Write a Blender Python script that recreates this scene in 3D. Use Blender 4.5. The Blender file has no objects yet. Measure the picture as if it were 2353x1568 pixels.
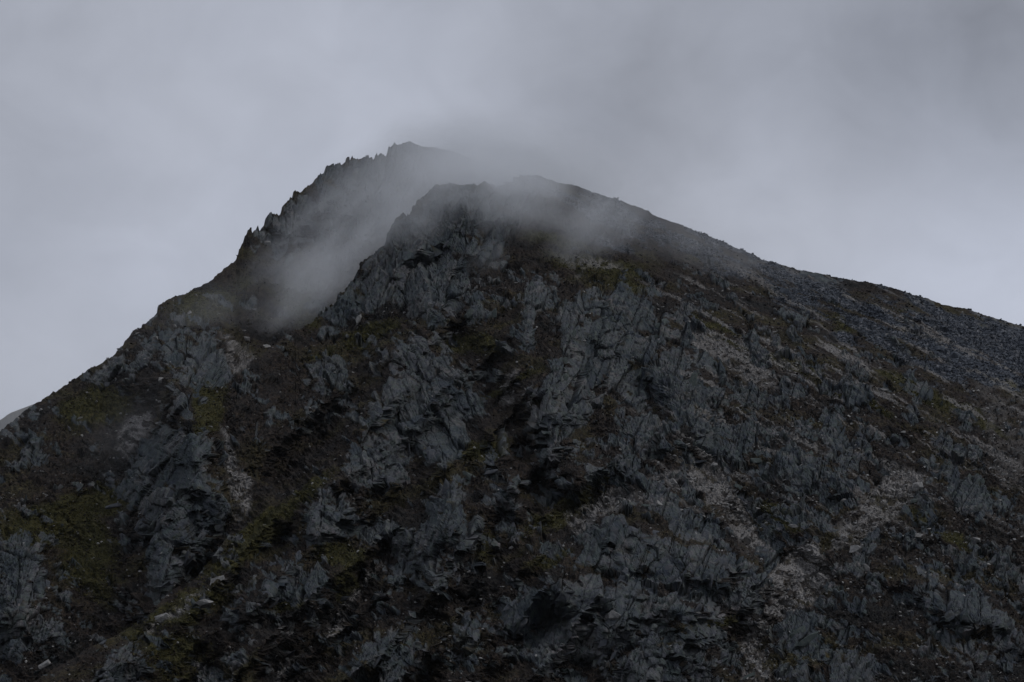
import bpy, math, random
import numpy as np
from mathutils import Vector, Matrix

S = bpy.context.scene
COL = S.collection
rng = np.random.default_rng(7)
random.seed(7)

# ------------------------------------------------------------------ camera
PITCH = math.radians(16.0)
CAM = np.array([0.0, 0.0, 1.7])
F = 4391.0                      # focal length in survey units (frame 2353 x 1568)
CX, CY = 1176.5, 784.0
cam = bpy.data.cameras.new("camera"); camo = bpy.data.objects.new("camera", cam); COL.objects.link(camo)
camo.location = CAM; camo.rotation_euler = (math.pi/2 + PITCH, 0, 0)
cam.sensor_width = 36.0; cam.lens = 36.0*F/2353.0
cam.clip_start = 0.5; cam.clip_end = 60000
S.camera = camo

# ------------------------------------------------------------------ view, world, sun
vs = S.view_settings
vs.view_transform = 'Standard'; vs.look = 'None'; vs.gamma = 1.0; vs.use_curve_mapping = False
vs.exposure = 0.0
SUN_EL, SUN_AZ = math.radians(48), math.radians(72)      # azimuth from +Y towards +X
w = bpy.data.worlds.new("World"); S.world = w; w.use_nodes = True
nt = w.node_tree; nt.nodes.clear(); N = nt.nodes; L = nt.links
def nd(tree, kind, **kw):
    n = tree.nodes.new(kind)
    for k, v in kw.items():
        if k.startswith('i_'): n.inputs[k[2:]].default_value = v
        else: setattr(n, k, v)
    return n
out = N.new('ShaderNodeOutputWorld')
sky = N.new('ShaderNodeTexSky'); sky.sky_type = 'NISHITA'; sky.sun_disc = False
sky.sun_elevation = SUN_EL; sky.sun_rotation = SUN_AZ
bg1 = N.new('ShaderNodeBackground'); bg1.inputs['Strength'].default_value = 0.08
L.new(sky.outputs[0], bg1.inputs[0])
tc = N.new('ShaderNodeTexCoord')
def wmath(op, a, b=None, c=None):
    n = N.new('ShaderNodeMath'); n.operation = op
    for i, v in enumerate((a, b, c)):
        if v is None: continue
        if isinstance(v, (int, float)): n.inputs[i].default_value = v
        else: L.new(v, n.inputs[i])
    return n.outputs[0]
def ray(X, Y):
    xc, yc = (np.asarray(X, float)-CX)/F, (CY-np.asarray(Y, float))/F
    c, s = math.cos(PITCH), math.sin(PITCH)
    return np.stack([xc+0*yc, c - yc*s + 0*xc, s + yc*c + 0*xc], -1)
def wnoise(scale, detail, rough, off=(0, 0, 0), sc=(1, 1, 1), dist=0.0):
    m = N.new('ShaderNodeMapping'); m.inputs['Location'].default_value = off; m.inputs['Scale'].default_value = sc
    L.new(tc.outputs['Generated'], m.inputs[0])
    n = N.new('ShaderNodeTexNoise'); n.inputs['Scale'].default_value = scale
    n.inputs['Detail'].default_value = detail; n.inputs['Roughness'].default_value = rough
    n.inputs['Distortion'].default_value = dist
    L.new(m.outputs[0], n.inputs[0]); return n.outputs[0]
# cloud cover: soft brighter and darker banks of one closed cloud layer
lum = wmath('MULTIPLY_ADD', wnoise(5.0, 3.0, 0.5, (3.1, 0.4, 0.2), (1, 1, 1.6)), 0.36, 0.82)
lum = wmath('MULTIPLY_ADD', wmath('SUBTRACT', wnoise(17.0, 4.0, 0.5, (1.3, 4.4, 7.2), (1, 1, 1.3), 0.8), 0.5), 0.24, lum)
lum = wmath('MULTIPLY_ADD', wmath('SUBTRACT', wnoise(46.0, 4.0, 0.55, (5.3, 2.4, 3.2), (1, 1, 1.2), 0.6), 0.5), 0.07, lum)
banks = [  # X, Y, half width (radians), gain
    (900, 250, 0.075, 0.10), (420, 350, 0.08, 0.04), (2330, 640, 0.085, 0.36), (1750, 420, 0.05, 0.08),
    (2380, 150, 0.11, -0.38), (1650, 60, 0.10, -0.14), (1400, 250, 0.055, -0.17), (40, 560, 0.05, -0.10), (100, 880, 0.045, 0.24), (330, 620, 0.03, 0.08), (0, 60, 0.07, -0.12),
    (1150, 300, 0.03, -0.05)]
for (X, Y, hw, g) in banks:
    d = ray(X, Y); d = d/np.linalg.norm(d)
    v = N.new('ShaderNodeVectorMath'); v.operation = 'DISTANCE'
    nrm = N.new('ShaderNodeVectorMath'); nrm.operation = 'NORMALIZE'
    L.new(tc.outputs['Generated'], nrm.inputs[0]); L.new(nrm.outputs[0], v.inputs[0]); v.inputs[1].default_value = d
    q = wmath('DIVIDE', v.outputs['Value'], hw)
    e = wmath('POWER', 2.718, wmath('MULTIPLY', wmath('MULTIPLY', q, q), -1.0))
    lum = wmath('MULTIPLY_ADD', e, g, lum)
ccol = N.new('ShaderNodeMix'); ccol.data_type = 'RGBA'
L.new(wnoise(3.5, 2.0, 0.5, (8, 2, 5)), ccol.inputs[0])
ccol.inputs[6].default_value = (0.405, 0.440, 0.535, 1); ccol.inputs[7].default_value = (0.432, 0.446, 0.492, 1)
bg2 = N.new('ShaderNodeBackground')
L.new(ccol.outputs[2], bg2.inputs[0]); L.new(lum, bg2.inputs[1])
mx = N.new('ShaderNodeMixShader'); mx.inputs[0].default_value = 0.96
L.new(bg1.outputs[0], mx.inputs[1]); L.new(bg2.outputs[0], mx.inputs[2]); L.new(mx.outputs[0], out.inputs[0])

sun = bpy.data.lights.new("sun", 'SUN'); suno = bpy.data.objects.new("sun", sun); COL.objects.link(suno)
sun.energy = 0.85; sun.angle = math.radians(20); sun.color = (1.0, 0.98, 0.96)
sd = Vector((math.sin(SUN_AZ)*math.cos(SUN_EL), math.cos(SUN_AZ)*math.cos(SUN_EL)*-1.0, math.sin(SUN_EL)))
sky.sun_rotation = math.atan2(sd.x, sd.y)
suno.rotation_euler = sd.to_track_quat('Z', 'Y').to_euler()

cy = S.cycles
cy.max_bounces = 5; cy.diffuse_bounces = 2; cy.glossy_bounces = 1; cy.transmission_bounces = 1
cy.volume_bounces = 4; cy.transparent_max_bounces = 8
cy.use_denoising = True
try: cy.denoiser = 'OPENIMAGEDENOISE'; cy.denoising_input_passes = 'RGB_ALBEDO_NORMAL'
except Exception: pass
cy.volume_step_rate = 1.0; cy.volume_max_steps = 128
cy.use_adaptive_sampling = False

# ------------------------------------------------------------------ noise tools
def hsh(ix, iy, seed):
    h = (ix.astype(np.int64)*374761393 + iy.astype(np.int64)*668265263 + seed*974634777) & 0xFFFFFFFF
    h = ((h ^ (h >> 13))*1274126177) & 0xFFFFFFFF
    h = ((h ^ (h >> 16))*2246822519) & 0xFFFFFFFF
    return ((h ^ (h >> 15)) & 0xFFFFFF)/float(0x1000000)
def vn(x, y, seed=0):
    ix, iy = np.floor(x), np.floor(y); fx, fy = x-ix, y-iy
    fx = fx*fx*fx*(fx*(fx*6-15)+10); fy = fy*fy*fy*(fy*(fy*6-15)+10)
    ix = ix.astype(np.int64); iy = iy.astype(np.int64)
    a, b = hsh(ix, iy, seed), hsh(ix+1, iy, seed); c, d = hsh(ix, iy+1, seed), hsh(ix+1, iy+1, seed)
    return (a+(b-a)*fx)*(1-fy) + (c+(d-c)*fx)*fy - 0.5
def fbm(x, y, octv, seed=0, gain=0.5):
    s = 0; a = 1.0; x = np.asarray(x, float); y = np.asarray(y, float)
    for i in range(octv):
        s = s + a*vn(x, y, seed+i*17); a *= gain
        x, y = x*1.93+y*0.37+11.3, y*1.93-x*0.37+5.7
    return s
def worley(s, t, seed):
    """nearest jittered cell: its random number, two more, vector to it, and edge distance"""
    i0, j0 = np.floor(s).astype(np.int64), np.floor(t).astype(np.int64)
    f1 = np.full(s.shape, 9.0); f2 = np.full(s.shape, 9.0)
    ds = np.zeros_like(s); dt = np.zeros_like(s); ii = np.zeros_like(i0); jj = np.zeros_like(j0)
    for di in (-1, 0, 1):
        for dj in (-1, 0, 1):
            i, j = i0+di, j0+dj
            cs, ct = i+0.1+0.8*hsh(i, j, seed), j+0.1+0.8*hsh(i, j, seed+1)
            a, b = s-cs, t-ct
            d = np.maximum(np.abs(a)*1.0+np.abs(b)*0.25, np.abs(b)*1.0+np.abs(a)*0.25)
            m = d < f1
            f2 = np.where(m, f1, np.minimum(f2, d)); f1 = np.where(m, d, f1)
            ds = np.where(m, a, ds); dt = np.where(m, b, dt); ii = np.where(m, i, ii); jj = np.where(m, j, jj)
    return hsh(ii, jj, seed+2), hsh(ii, jj, seed+3), hsh(ii, jj, seed+4), ds, dt, f2-f1
def sst(a, b, x):
    t = np.clip((x-a)/(b-a), 0, 1); return t*t*(3-2*t)
def segd(px, py, pts, closed=False):
    """distance to a polyline and (closed) sign inside"""
    d = np.full(px.shape, 1e9); ins = np.zeros(px.shape, bool)
    n = len(pts)
    for k in range(n if closed else n-1):
        (x0, y0), (x1, y1) = pts[k], pts[(k+1) % n]
        ex, ey = x1-x0, y1-y0
        u = np.clip(((px-x0)*ex+(py-y0)*ey)/(ex*ex+ey*ey+1e-9), 0, 1)
        d = np.minimum(d, np.hypot(px-x0-u*ex, py-y0-u*ey))
        if closed:
            c = ((y0 > py) != (y1 > py)) & (px < (x1-x0)*(py-y0)/((y1-y0) if y1 != y0 else 1e-9)+x0)
            ins ^= c
    return np.where(ins, d, -d) if closed else d
def tps(pts):
    P = np.array(pts, float); X, r = P[:, :2]/1000.0, np.log(P[:, 2])
    def U(d): return np.where(d > 1e-9, d*d*np.log(np.maximum(d, 1e-9)), 0.0)
    n = len(X); K = U(np.linalg.norm(X[:, None]-X[None], axis=-1)) + np.eye(n)*0.004
    A = np.zeros((n+3, n+3)); A[:n, :n] = K; A[:n, n] = 1; A[:n, n+1:] = X; A[n, :n] = 1; A[n+1:, :n] = X.T
    sol = np.linalg.solve(A, np.r_[r, 0, 0, 0])
    def f(x, y):
        x = x/1000.0; y = y/1000.0; o = sol[n]+sol[n+1]*x+sol[n+2]*y
        for k in range(n): o = o + sol[k]*U(np.hypot(x-X[k, 0], y-X[k, 1]))
        return np.exp(o)
    return f
# coarse survey raster (every 4 units) for masks
GX0, GY0, GS = -560, 280, 4.0
gx, gy = np.meshgrid(np.arange(GX0, 2920, GS), np.arange(GY0, 1760, GS))
def samp(field, X, Y):
    u = np.clip((X-GX0)/GS, 0, field.shape[1]-1.001); v = np.clip((Y-GY0)/GS, 0, field.shape[0]-1.001)
    i, j = u.astype(int), v.astype(int); fu, fv = u-i, v-j
    return (field[j, i]*(1-fu)+field[j, i+1]*fu)*(1-fv)+(field[j+1, i]*(1-fu)+field[j+1, i+1]*fu)*fv

# ------------------------------------------------------------------ survey of the mountain
crestA = [(-1500,2250),(-560,1840),(0,1612),(80,1565),(180,1505),(260,1462),(330,1425),(400,1352),(450,1330),(500,1265),(545,1205),(584,1168),(590,1000),(596,840),(600,822),
 (620,800),(654,773),(688,756),(722,735),(739,718),(770,697),(780,673),(804,653),(826,622),(829,602),(862,581),(886,557),(893,533),(910,506),(921,500),(927,489),(934,499),(941,499),(951,482),
 (971,458),(989,438),(1009,424),(1050,428),(1078,424),(1095,424),(1112,416),(1125,421),(1159,421),(1194,404),(1221,402),(1241,405),(1279,420),(1320,428),(1381,447),(1419,459),(1484,483),
 (1511,500),(1559,515),(1600,531),(1645,549),(1682,566),(1723,580),(1750,597),(1791,607),(1850,623),(1877,628),(1953,643),(2024,654),(2043,661),(2130,685),(2162,699),(2226,712),(2274,727),(2353,751),(2920,930),(4000,1290)]
crestB = [(-1500,1780),(-560,1330),(0,994),(50,950),(102,916),(171,871),(219,844),(260,816),(268,803),(275,799),(291,779),(314,755),(359,721),(364,704),(396,683),(427,676),(499,632),(517,619),(541,598),
 (551,567),(566,550),(575,535),(582,545),(590,537),(602,523),(612,505),(619,496),(643,489),(657,468),(667,458),(673,450),(681,441),(705,427),(722,413),(746,398),(752,388),(758,388),(770,378),(801,364),(812,362),(824,371),(859,366),(869,353),
 (887,355),(891,337),(924,338),(938,331),(961,337),(1013,342),(1050,352),(1120,378),(1180,402),(1300,470),(1500,620),(1700,820)]
ptsA = [(-560,1840,470),(0,1612,545),(300,1450,605),(300,1568,565),(480,1262,680),(545,1195,712),(570,1000,790),(570,850,885),(600,1350,625),(600,1568,570),(600,1200,702),
 (650,775,925),(800,660,1010),(800,1000,800),(930,495,1075),(1000,425,1120),(1200,405,1140),(1200,650,950),(1200,900,800),(1200,1200,668),(1200,1568,565),
 (1500,490,1150),(1500,700,990),(1500,1000,780),(1700,575,1130),(1700,900,860),(1700,1250,680),(1700,1568,558),
 (2050,660,1100),(2050,900,900),(2050,1200,715),(2050,1568,560),(2353,751,1080),(2353,1000,880),(2353,1300,690),(2353,1568,565),(2920,930,1000),(2920,1568,560),
 (0,2050,430),(600,2050,430),(1200,2050,430),(1800,2050,430),(2400,2050,430),(2920,2050,430),(-560,2050,430)]
ptsB = [(-560,1330,880),(-560,1800,600),(0,994,940),(360,710,1090),(540,600,1190),(660,465,1300),(800,365,1430),(940,333,1520),(1050,352,1540),(1300,440,1500),(1700,620,1500),
 (500,760,1030),(640,780,1040),(620,650,1160),(700,600,1260),(850,500,1370),(700,700,1140),(430,895,850),(300,1000,860),(150,1050,850),(0,1200,790),(0,1500,670),(300,1400,705),(500,1230,760),
 (570,1000,806),(570,850,915),(570,1160,738),(640,900,960),(700,1100,860),(800,900,1080),(1000,700,1330),(1300,900,1350),(800,1400,800),(1200,1400,950),(1700,1400,1000),
 (0,1800,560),(600,1800,640),(1200,1800,750),(1700,1800,800)]
# spurs and gullies: polyline, width, height towards the viewer (metres)
spursA = [([(1100,430),(1050,600),(970,700),(910,830),(860,950),(800,1080),(730,1200)], 55, 20), ([(1010,480),(930,620),(860,700)], 40, 10),
 ([(960,735),(880,800),(760,950),(650,1090)], 40, -14), ([(1200,690),(1210,760),(1170,860)], 30, 8), ([(1400,650),(1320,760),(1260,880),(1250,1000),(1300,1080)], 70, 17),
 ([(1060,770),(1120,860),(1180,960),(1250,1120),(1350,1160)], 38, -13), ([(1110,980),(1150,1090),(1200,1190)], 22, 9), ([(1040,1080),(1030,1200),(1010,1340)], 45, 12),
 ([(1540,810),(1600,930),(1570,1000)], 50, 9), ([(1420,1215),(1560,1270),(1690,1330)], 75, 12), ([(1250,1330),(1400,1400),(1560,1420)], 80, 10), ([(900,1270),(820,1380),(760,1480),(640,1590)], 45, -13),
 ([(640,1290),(600,1400),(540,1500)], 50, 9), ([(900,1420),(860,1520)], 50, 7), ([(1700,1180),(1790,1270),(1870,1320),(1800,1400),(1700,1500)], 40, -9), ([(1880,1080),(1960,1130)], 60, 8),
 ([(2080,1330),(2200,1400),(2353,1470)], 34, 9), ([(2130,1130),(2260,1180)], 40, 7), ([(1420,1120),(1280,1190),(1180,1260),(1080,1400)], 34, -9), ([(1500,1060),(1640,1070)], 30, -5),
 ([(300,1520),(250,1600)], 50, 7), ([(1380,580),(1700,720),(2050,900),(2353,1080)], 60, 6), ([(1350,800),(1440,860),(1500,950)], 26, -8)]
spursB = [([(430,890),(450,1000),(430,1130),(400,1250),(370,1390)], 80, 26), ([(600,800),(530,900),(515,1000),(555,1120),(560,1200)], 42, -18), ([(300,830),(420,800),(520,820)], 50, 12),
 ([(340,940),(290,1040),(210,1150),(170,1260)], 45, -12), ([(60,1050),(30,1200),(40,1400)], 80, 12), ([(620,560),(580,680),(560,780)], 28, -10), ([(680,450),(660,560)], 18, 8), ([(760,390),(745,520)], 20, 8),
 ([(850,370),(820,500)], 18, -8), ([(560,780),(620,760),(700,620),(760,500)], 35, -12)]
crags = [  # polygon, lean of the strata (degrees above the horizontal), block size, height, description; sheet A
 ('A', [(1000,430),(1120,418),(1200,415),(1250,425),(1235,470),(1190,540),(1150,600),(1110,640),(1060,740),(1010,760),(960,740),(900,700),(850,720),(790,760),(720,780),(780,680),(840,605),(890,560),(905,505),(950,490)], 72, 1.0, 9, 'blue grey upper buttress below the cloud, split by steep grooves'),
 ('A', [(960,770),(1020,760),(1050,830),(1100,900),(1110,950),(1060,1000),(1080,1040),(1020,1080),(960,1050),(900,1130),(820,1160),(780,1100),(830,1000),(860,900),(900,820),(920,780)], 118, 1.35, 13, 'broad dark central crag of smooth overlapping slabs'),
 ('A', [(700,830),(760,810),(800,850),(790,900),(740,910),(690,890)], 110, 0.9, 6, 'small rounded crag left of the central crag'),
 ('A', [(690,925),(725,915),(720,960),(680,985)], 110, 0.8, 4, 'smallest dark outcrop in the heather left of the central crag'),
 ('A', [(775,1100),(830,1160),(820,1220),(740,1250),(700,1260),(690,1210),(720,1150)], 76, 1.0, 9, 'pointed pyramid crag with vertical grooves'),
 ('A', [(1010,1075),(1060,1065),(1080,1100),(1090,1180),(1110,1250),(1060,1290),(1040,1340),(1000,1370),(960,1320),(950,1250),(980,1180),(970,1120)], 72, 0.9, 9, 'cracked pinkish crag below the central crag'),
 ('A', [(1080,1000),(1140,990),(1160,1080),(1200,1170),(1195,1210),(1150,1230),(1120,1120)], 100, 0.9, 8, 'narrow fin of rock right of the central crag'),
 ('A', [(1340,660),(1440,640),(1530,690),(1560,740),(1540,800),(1500,820),(1470,870),(1440,900),(1380,900),(1340,1000),(1290,1080),(1250,1090),(1200,1000),(1210,930),(1260,830),(1290,740)], 70, 1.0, 11, 'greenish grey right hand buttress of leaning ribs'),
 ('A', [(1210,650),(1260,640),(1290,680),(1230,760),(1220,820),(1180,790),(1190,720)], 80, 0.8, 6, 'broken rib between the upper and right hand buttresses'),
 ('A', [(1060,720),(1100,690),(1150,700),(1140,745),(1080,755)], 60, 0.9, 5, 'small leaning slab under the upper buttress'),
 ('A', [(1530,800),(1580,830),(1620,900),(1640,960),(1600,1000),(1540,980),(1500,920),(1460,900),(1490,840)], 74, 0.8, 8, 'domed crag of fine vertical ribs right of centre'),
 ('A', [(1335,1060),(1400,1080),(1430,1110),(1380,1130),(1325,1110)], 74, 0.9, 5, 'low dark outcrop above the grass'),
 ('A', [(1420,950),(1480,940),(1530,990),(1500,1030),(1430,1020)], 74, 0.8, 5, 'dark broken outcrop below the domed crag'),
 ('A', [(1390,1200),(1440,1190),(1560,1220),(1700,1270),(1740,1330),(1640,1360),(1570,1360),(1500,1330),(1400,1300),(1300,1300),(1330,1250)], 68, 1.5, 9, 'large pale slab with parallel streaks low on the face'),
 ('A', [(1200,1350),(1320,1300),(1400,1315),(1500,1350),(1640,1375),(1650,1450),(1560,1440),(1480,1460),(1420,1500),(1340,1540),(1200,1500),(1120,1430),(1150,1370)], 68, 1.3, 9, 'tier of jointed slabs at the foot of the face'),
 ('A', [(1790,1060),(1850,1050),(1940,1090),(1960,1130),(1900,1150),(1830,1130)], 78, 0.9, 6, 'ribbed crag above the stony gully'),
 ('A', [(1660,980),(1740,980),(1770,1050),(1690,1060)], 76, 0.8, 5, 'shattered outcrop beside the domed crag'),
 ('A', [(1860,940),(1920,950),(2000,1060),(1970,1090),(1900,1040)], 60, 0.7, 5, 'shattered outcrop on the right flank'),
 ('A', [(2070,1120),(2130,1110),(2140,1160),(2080,1160)], 80, 1.2, 5, 'square pale outcrop at the head of the gully'),
 ('A', [(2150,1060),(2230,1080),(2290,1180),(2250,1190),(2180,1140)], 66, 0.8, 5, 'dark outcrop near the right edge'),
 ('A', [(2070,1325),(2150,1330),(2260,1380),(2370,1430),(2370,1490),(2220,1450),(2120,1400)], 74, 1.0, 7, 'long broken rock band at lower right'),
 ('A', [(2250,1280),(2380,1330),(2380,1385),(2280,1335)], 60, 0.8, 5, 'tilted ribs at the right edge'),
 ('A', [(1790,1410),(1870,1430),(1860,1500),(1790,1500)], 62, 0.9, 5, 'leaning slabs beside the gully stones'),
 ('A', [(1890,1520),(2000,1505),(2030,1600),(1890,1600)], 70, 1.1, 6, 'slab at the bottom right of the face'),
 ('A', [(560,1290),(640,1265),(720,1290),(750,1340),(700,1400),(640,1400),(590,1480),(530,1450),(530,1370)], 70, 0.9, 7, 'dark ribbed crag below the grassy spur'),
 ('A', [(250,1490),(320,1465),(345,1520),(360,1600),(130,1600)], 50, 1.0, 6, 'pale blocky crag on the spur at lower left'),
 ('A', [(900,1240),(945,1225),(955,1290),(930,1350),(890,1340)], 66, 0.8, 5, 'thin dark rib beside the blue scree'),
 ('A', [(790,1500),(860,1440),(960,1450),(985,1540),(900,1600),(770,1600)], 68, 0.9, 6, 'ribbed crag at the bottom of the face'),
 ('A', [(1420,1500),(1500,1480),(1560,1540),(1560,1600),(1400,1600)], 60, 1.2, 6, 'rounded slab at the bottom centre'),
 ('A', [(450,1545),(520,1540),(540,1600),(440,1600)], 80, 0.7, 4, 'small ribbed outcrop at the very bottom'),
 ('A', [(1050,1420),(1110,1390),(1130,1450),(1090,1520),(1040,1530)], 70, 0.8, 5, 'narrow leaning outcrop left of the slabs'),
 ('A', [(1700,830),(1760,850),(1790,920),(1740,960),(1680,900)], 68, 0.6, 4, 'patch of broken ribs high on the right flank'),
 ('B', [(540,604),(575,535),(620,490),(680,436),(750,384),(800,360),(870,350),(890,333),(940,328),(1010,338),(1060,348),(1000,420),(900,500),(850,570),(780,560),(700,560),(640,610),(600,570),(565,595)], 82, 1.0, 7, 'jagged dark cliff along the skyline below the summit'),
 ('B', [(330,790),(400,760),(500,770),(545,830),(520,880),(440,900),(400,880),(350,850),(300,860),(290,800)], 52, 1.2, 8, 'smooth leaning cliff above the pyramid crag'),
 ('B', [(430,895),(470,960),(500,1080),(540,1180),(500,1230),(460,1300),(400,1370),(330,1410),(330,1300),(300,1200),(250,1110),(330,1040),(370,950)], 52, 1.2, 12, 'large pyramid crag of leaning slabs on the left'),
 ('B', [(350,735),(364,700),(400,680),(420,700),(380,735)], 60, 0.6, 3, 'rocky step on the left skyline'),
 ('B', [(-60,1190),(60,1200),(120,1240),(130,1400),(170,1450),(60,1540),(-60,1560)], 72, 0.9, 7, 'dark crag in the lower left corner'),
 ('B', [(60,1000),(120,1000),(100,1080),(30,1070)], 62, 0.6, 3, 'broken outcrop by the left skyline'),
 ('B', [(190,860),(260,830),(290,850),(250,890),(190,890)], 60, 0.7, 3, 'dark outcrop just under the left skyline'),
]
grass = [(470,700,85,38,-25,.9),(150,1190,140,45,-20,1.),(210,1290,60,90,0,.8),(220,935,85,45,-25,.9),(480,940,30,70,15,1.),(620,1200,130,18,-33,.9),(560,1270,110,24,-30,.8),(420,1400,120,30,-25,.9),(690,1150,90,16,-35,.9),(400,1500,90,60,10,.6),(860,760,70,22,-25,.9),
 (740,820,50,14,-30,.6),(690,690,60,60,0,.7),(1090,790,50,26,0,.8),(1180,880,70,12,-25,.7),(1280,1190,120,24,-28,.7),(1380,615,110,18,8,1.),(1300,560,90,16,10,.8),(1440,650,60,14,15,.7),(780,1275,60,28,0,1.),(1110,1030,45,22,0,1.),(1800,1190,60,32,5,.9),(1330,1130,90,16,-20,.6),
 (1960,760,90,10,20,.6),(2100,720,60,6,16,.5),(1760,820,120,10,26,.8),(1950,900,140,12,28,.7),(2180,930,140,14,28,.8),(1650,740,70,9,24,.8),(2290,880,90,16,20,.6),(2240,735,70,5,17,1.),(900,1500,60,20,-40,.5),(1120,1250,30,40,0,.7),(1250,1290,60,14,-30,.6),(1400,1390,0.1,0.1,0,0),(2170,1230,110,14,32,.7),(1640,1430,60,14,-12,.6),
 (660,1390,60,14,-30,.6),(900,1120,40,12,-30,.3),(800,1340,26,60,30,.6),(560,640,40,20,0,.5)]
scree = [([(505,975),(528,1020),(548,1080),(580,1100),(576,1180),(540,1192),(528,1120),(515,1050)], 1.), ([(285,960),(350,950),(345,985),(290,1055),(258,1030)], .9), ([(500,760),(560,800),(590,830),(545,860),(530,830)], .8),
 ([(1750,1330),(1860,1240),(1885,1262),(1905,1330),(1850,1390),(1770,1440),(1725,1510),(1695,1490),(1760,1400)], 1.), ([(1480,1105),(1640,1060),(1660,1080),(1720,1180),(1760,1260),(1720,1270),(1650,1180),(1600,1120)], .85),
 ([(1950,1180),(2060,1070),(2130,1100),(2090,1160),(2010,1220),(1905,1265)], .9), ([(890,1290),(850,1330),(790,1420),(760,1480),(740,1460),(790,1380)], .9), ([(720,1490),(660,1540),(640,1600),(610,1600),(660,1520)], .7),
 ([(1280,585),(1400,600),(1440,620),(1340,620)], .7), ([(2260,740),(2240,900),(2310,1130),(2360,1130),(2360,740)], .25), ([(1560,730),(1700,800),(1800,900),(1720,880),(1600,790)], .7), ([(1290,1180),(1420,1120),(1500,1150),(1400,1180),(1330,1230)], .7),
 ([(1720,1500),(1760,1500),(1770,1600),(1700,1600)], .8), ([(1160,860),(1190,850),(1180,940),(1150,930)], .7), ([(1330,640),(1370,600),(1340,590),(1290,600)], .4), ([(330,1440),(440,1370),(480,1350),(440,1390),(340,1460)], .9)]
talus_poly = [(1200,380),(1290,450),(1400,530),(1480,560),(1700,635),(1830,700),(1960,775),(2080,835),(2380,930),(2920,1120),(2920,880),(2353,740),(1750,590),(1500,480),(1279,410)]

def wob(X, Y, s=60, seed=5): return X + 26*fbm(X/s, Y/s, 3, seed), Y + 26*fbm(X/s, Y/s, 3, seed+50)
wgx, wgy = wob(gx, gy)
wgx2, wgy2 = wgx + 10*fbm(gx/16, gy/16, 2, 91), wgy + 10*fbm(gx/16, gy/16, 2, 92)
fields = {}
for sheet in 'AB':
    sd_all = np.full(gx.shape, -999.0); idx = np.full(gx.shape, -1); bul = np.zeros(gx.shape)
    for k, (sh, poly, ang, size, hgt, lab) in enumerate(crags):
        if sh != sheet: continue
        s_ = segd(wgx2*0.6+gx*0.4, wgy2*0.6+gy*0.4, poly, True)
        ys = [p[1] for p in poly]; v = np.clip((gy-min(ys))/(max(ys)-min(ys)), 0, 1)
        b = hgt*sst(-10, 42, s_)*(1.0-0.75*v)
        m = s_ > sd_all
        sd_all = np.where(m, s_, sd_all); idx = np.where(m, k, idx); bul = np.maximum(bul, b)
    fields[sheet] = (sd_all, idx, bul)
gm = np.zeros(gx.shape)
for (X, Y, a, b, r_, s_) in grass:
    if s_ == 0: continue
    c, s = math.cos(math.radians(r_)), math.sin(math.radians(r_))
    u, v = (wgx-X)*c+(wgy-Y)*s, -(wgx-X)*s+(wgy-Y)*c
    gm = np.maximum(gm, s_*np.exp(-((u/a)**2+(v/b)**2)*0.9))
scm = np.zeros(gx.shape)
for poly, s_ in scree: scm = np.maximum(scm, s_*sst(-6, 8, segd(wgx*0.5+gx*0.5, wgy*0.5+gy*0.5, poly, True)))
tal = segd(wgx, wgy, talus_poly, True)

def planks(U, V, lu, lv, seed):
    """blocks between two joint sets: random number x3, offsets from the block centre, distance to the joints"""
    v = V/lv; j = np.floor(v).astype(np.int64)
    jo = hsh(j, j*0, seed)*0.7-0.35; fv = v-j
    jn = hsh(j+1, j*0, seed)*0.7-0.35
    up = fv > 1+jn*0.5; dn = fv < jo*0.5
    jj = j + up.astype(np.int64) - dn.astype(np.int64)
    lo = jj+(hsh(jj, jj*0, seed)*0.7-0.35)*0.5; hi = jj+1+(hsh(jj+1, jj*0, seed)*0.7-0.35)*0.5
    dv = (v-lo)/(hi-lo); ev = np.minimum(dv, 1-dv)*(hi-lo)
    u = U/lu*(0.7+0.8*hsh(jj, jj*0, seed+5)) + 7.3*hsh(jj, jj*0, seed+6) + 0.55*dv
    i = np.floor(u).astype(np.int64); fu = u-i
    cut = 0.25+0.5*hsh(i, jj, seed+7)
    half = (fu > cut).astype(np.int64); ii = i*2+half
    a0 = np.where(half == 1, cut, 0.0); a1 = np.where(half == 1, 1.0, cut)
    du = (fu-a0)/(a1-a0); eu = np.minimum(du, 1-du)*(a1-a0)*lu/lv
    return hsh(ii, jj, seed+2), hsh(ii, jj, seed+3), hsh(ii, jj, seed+4), du-0.5, dv-0.5, np.minimum(ev, eu)
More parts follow.
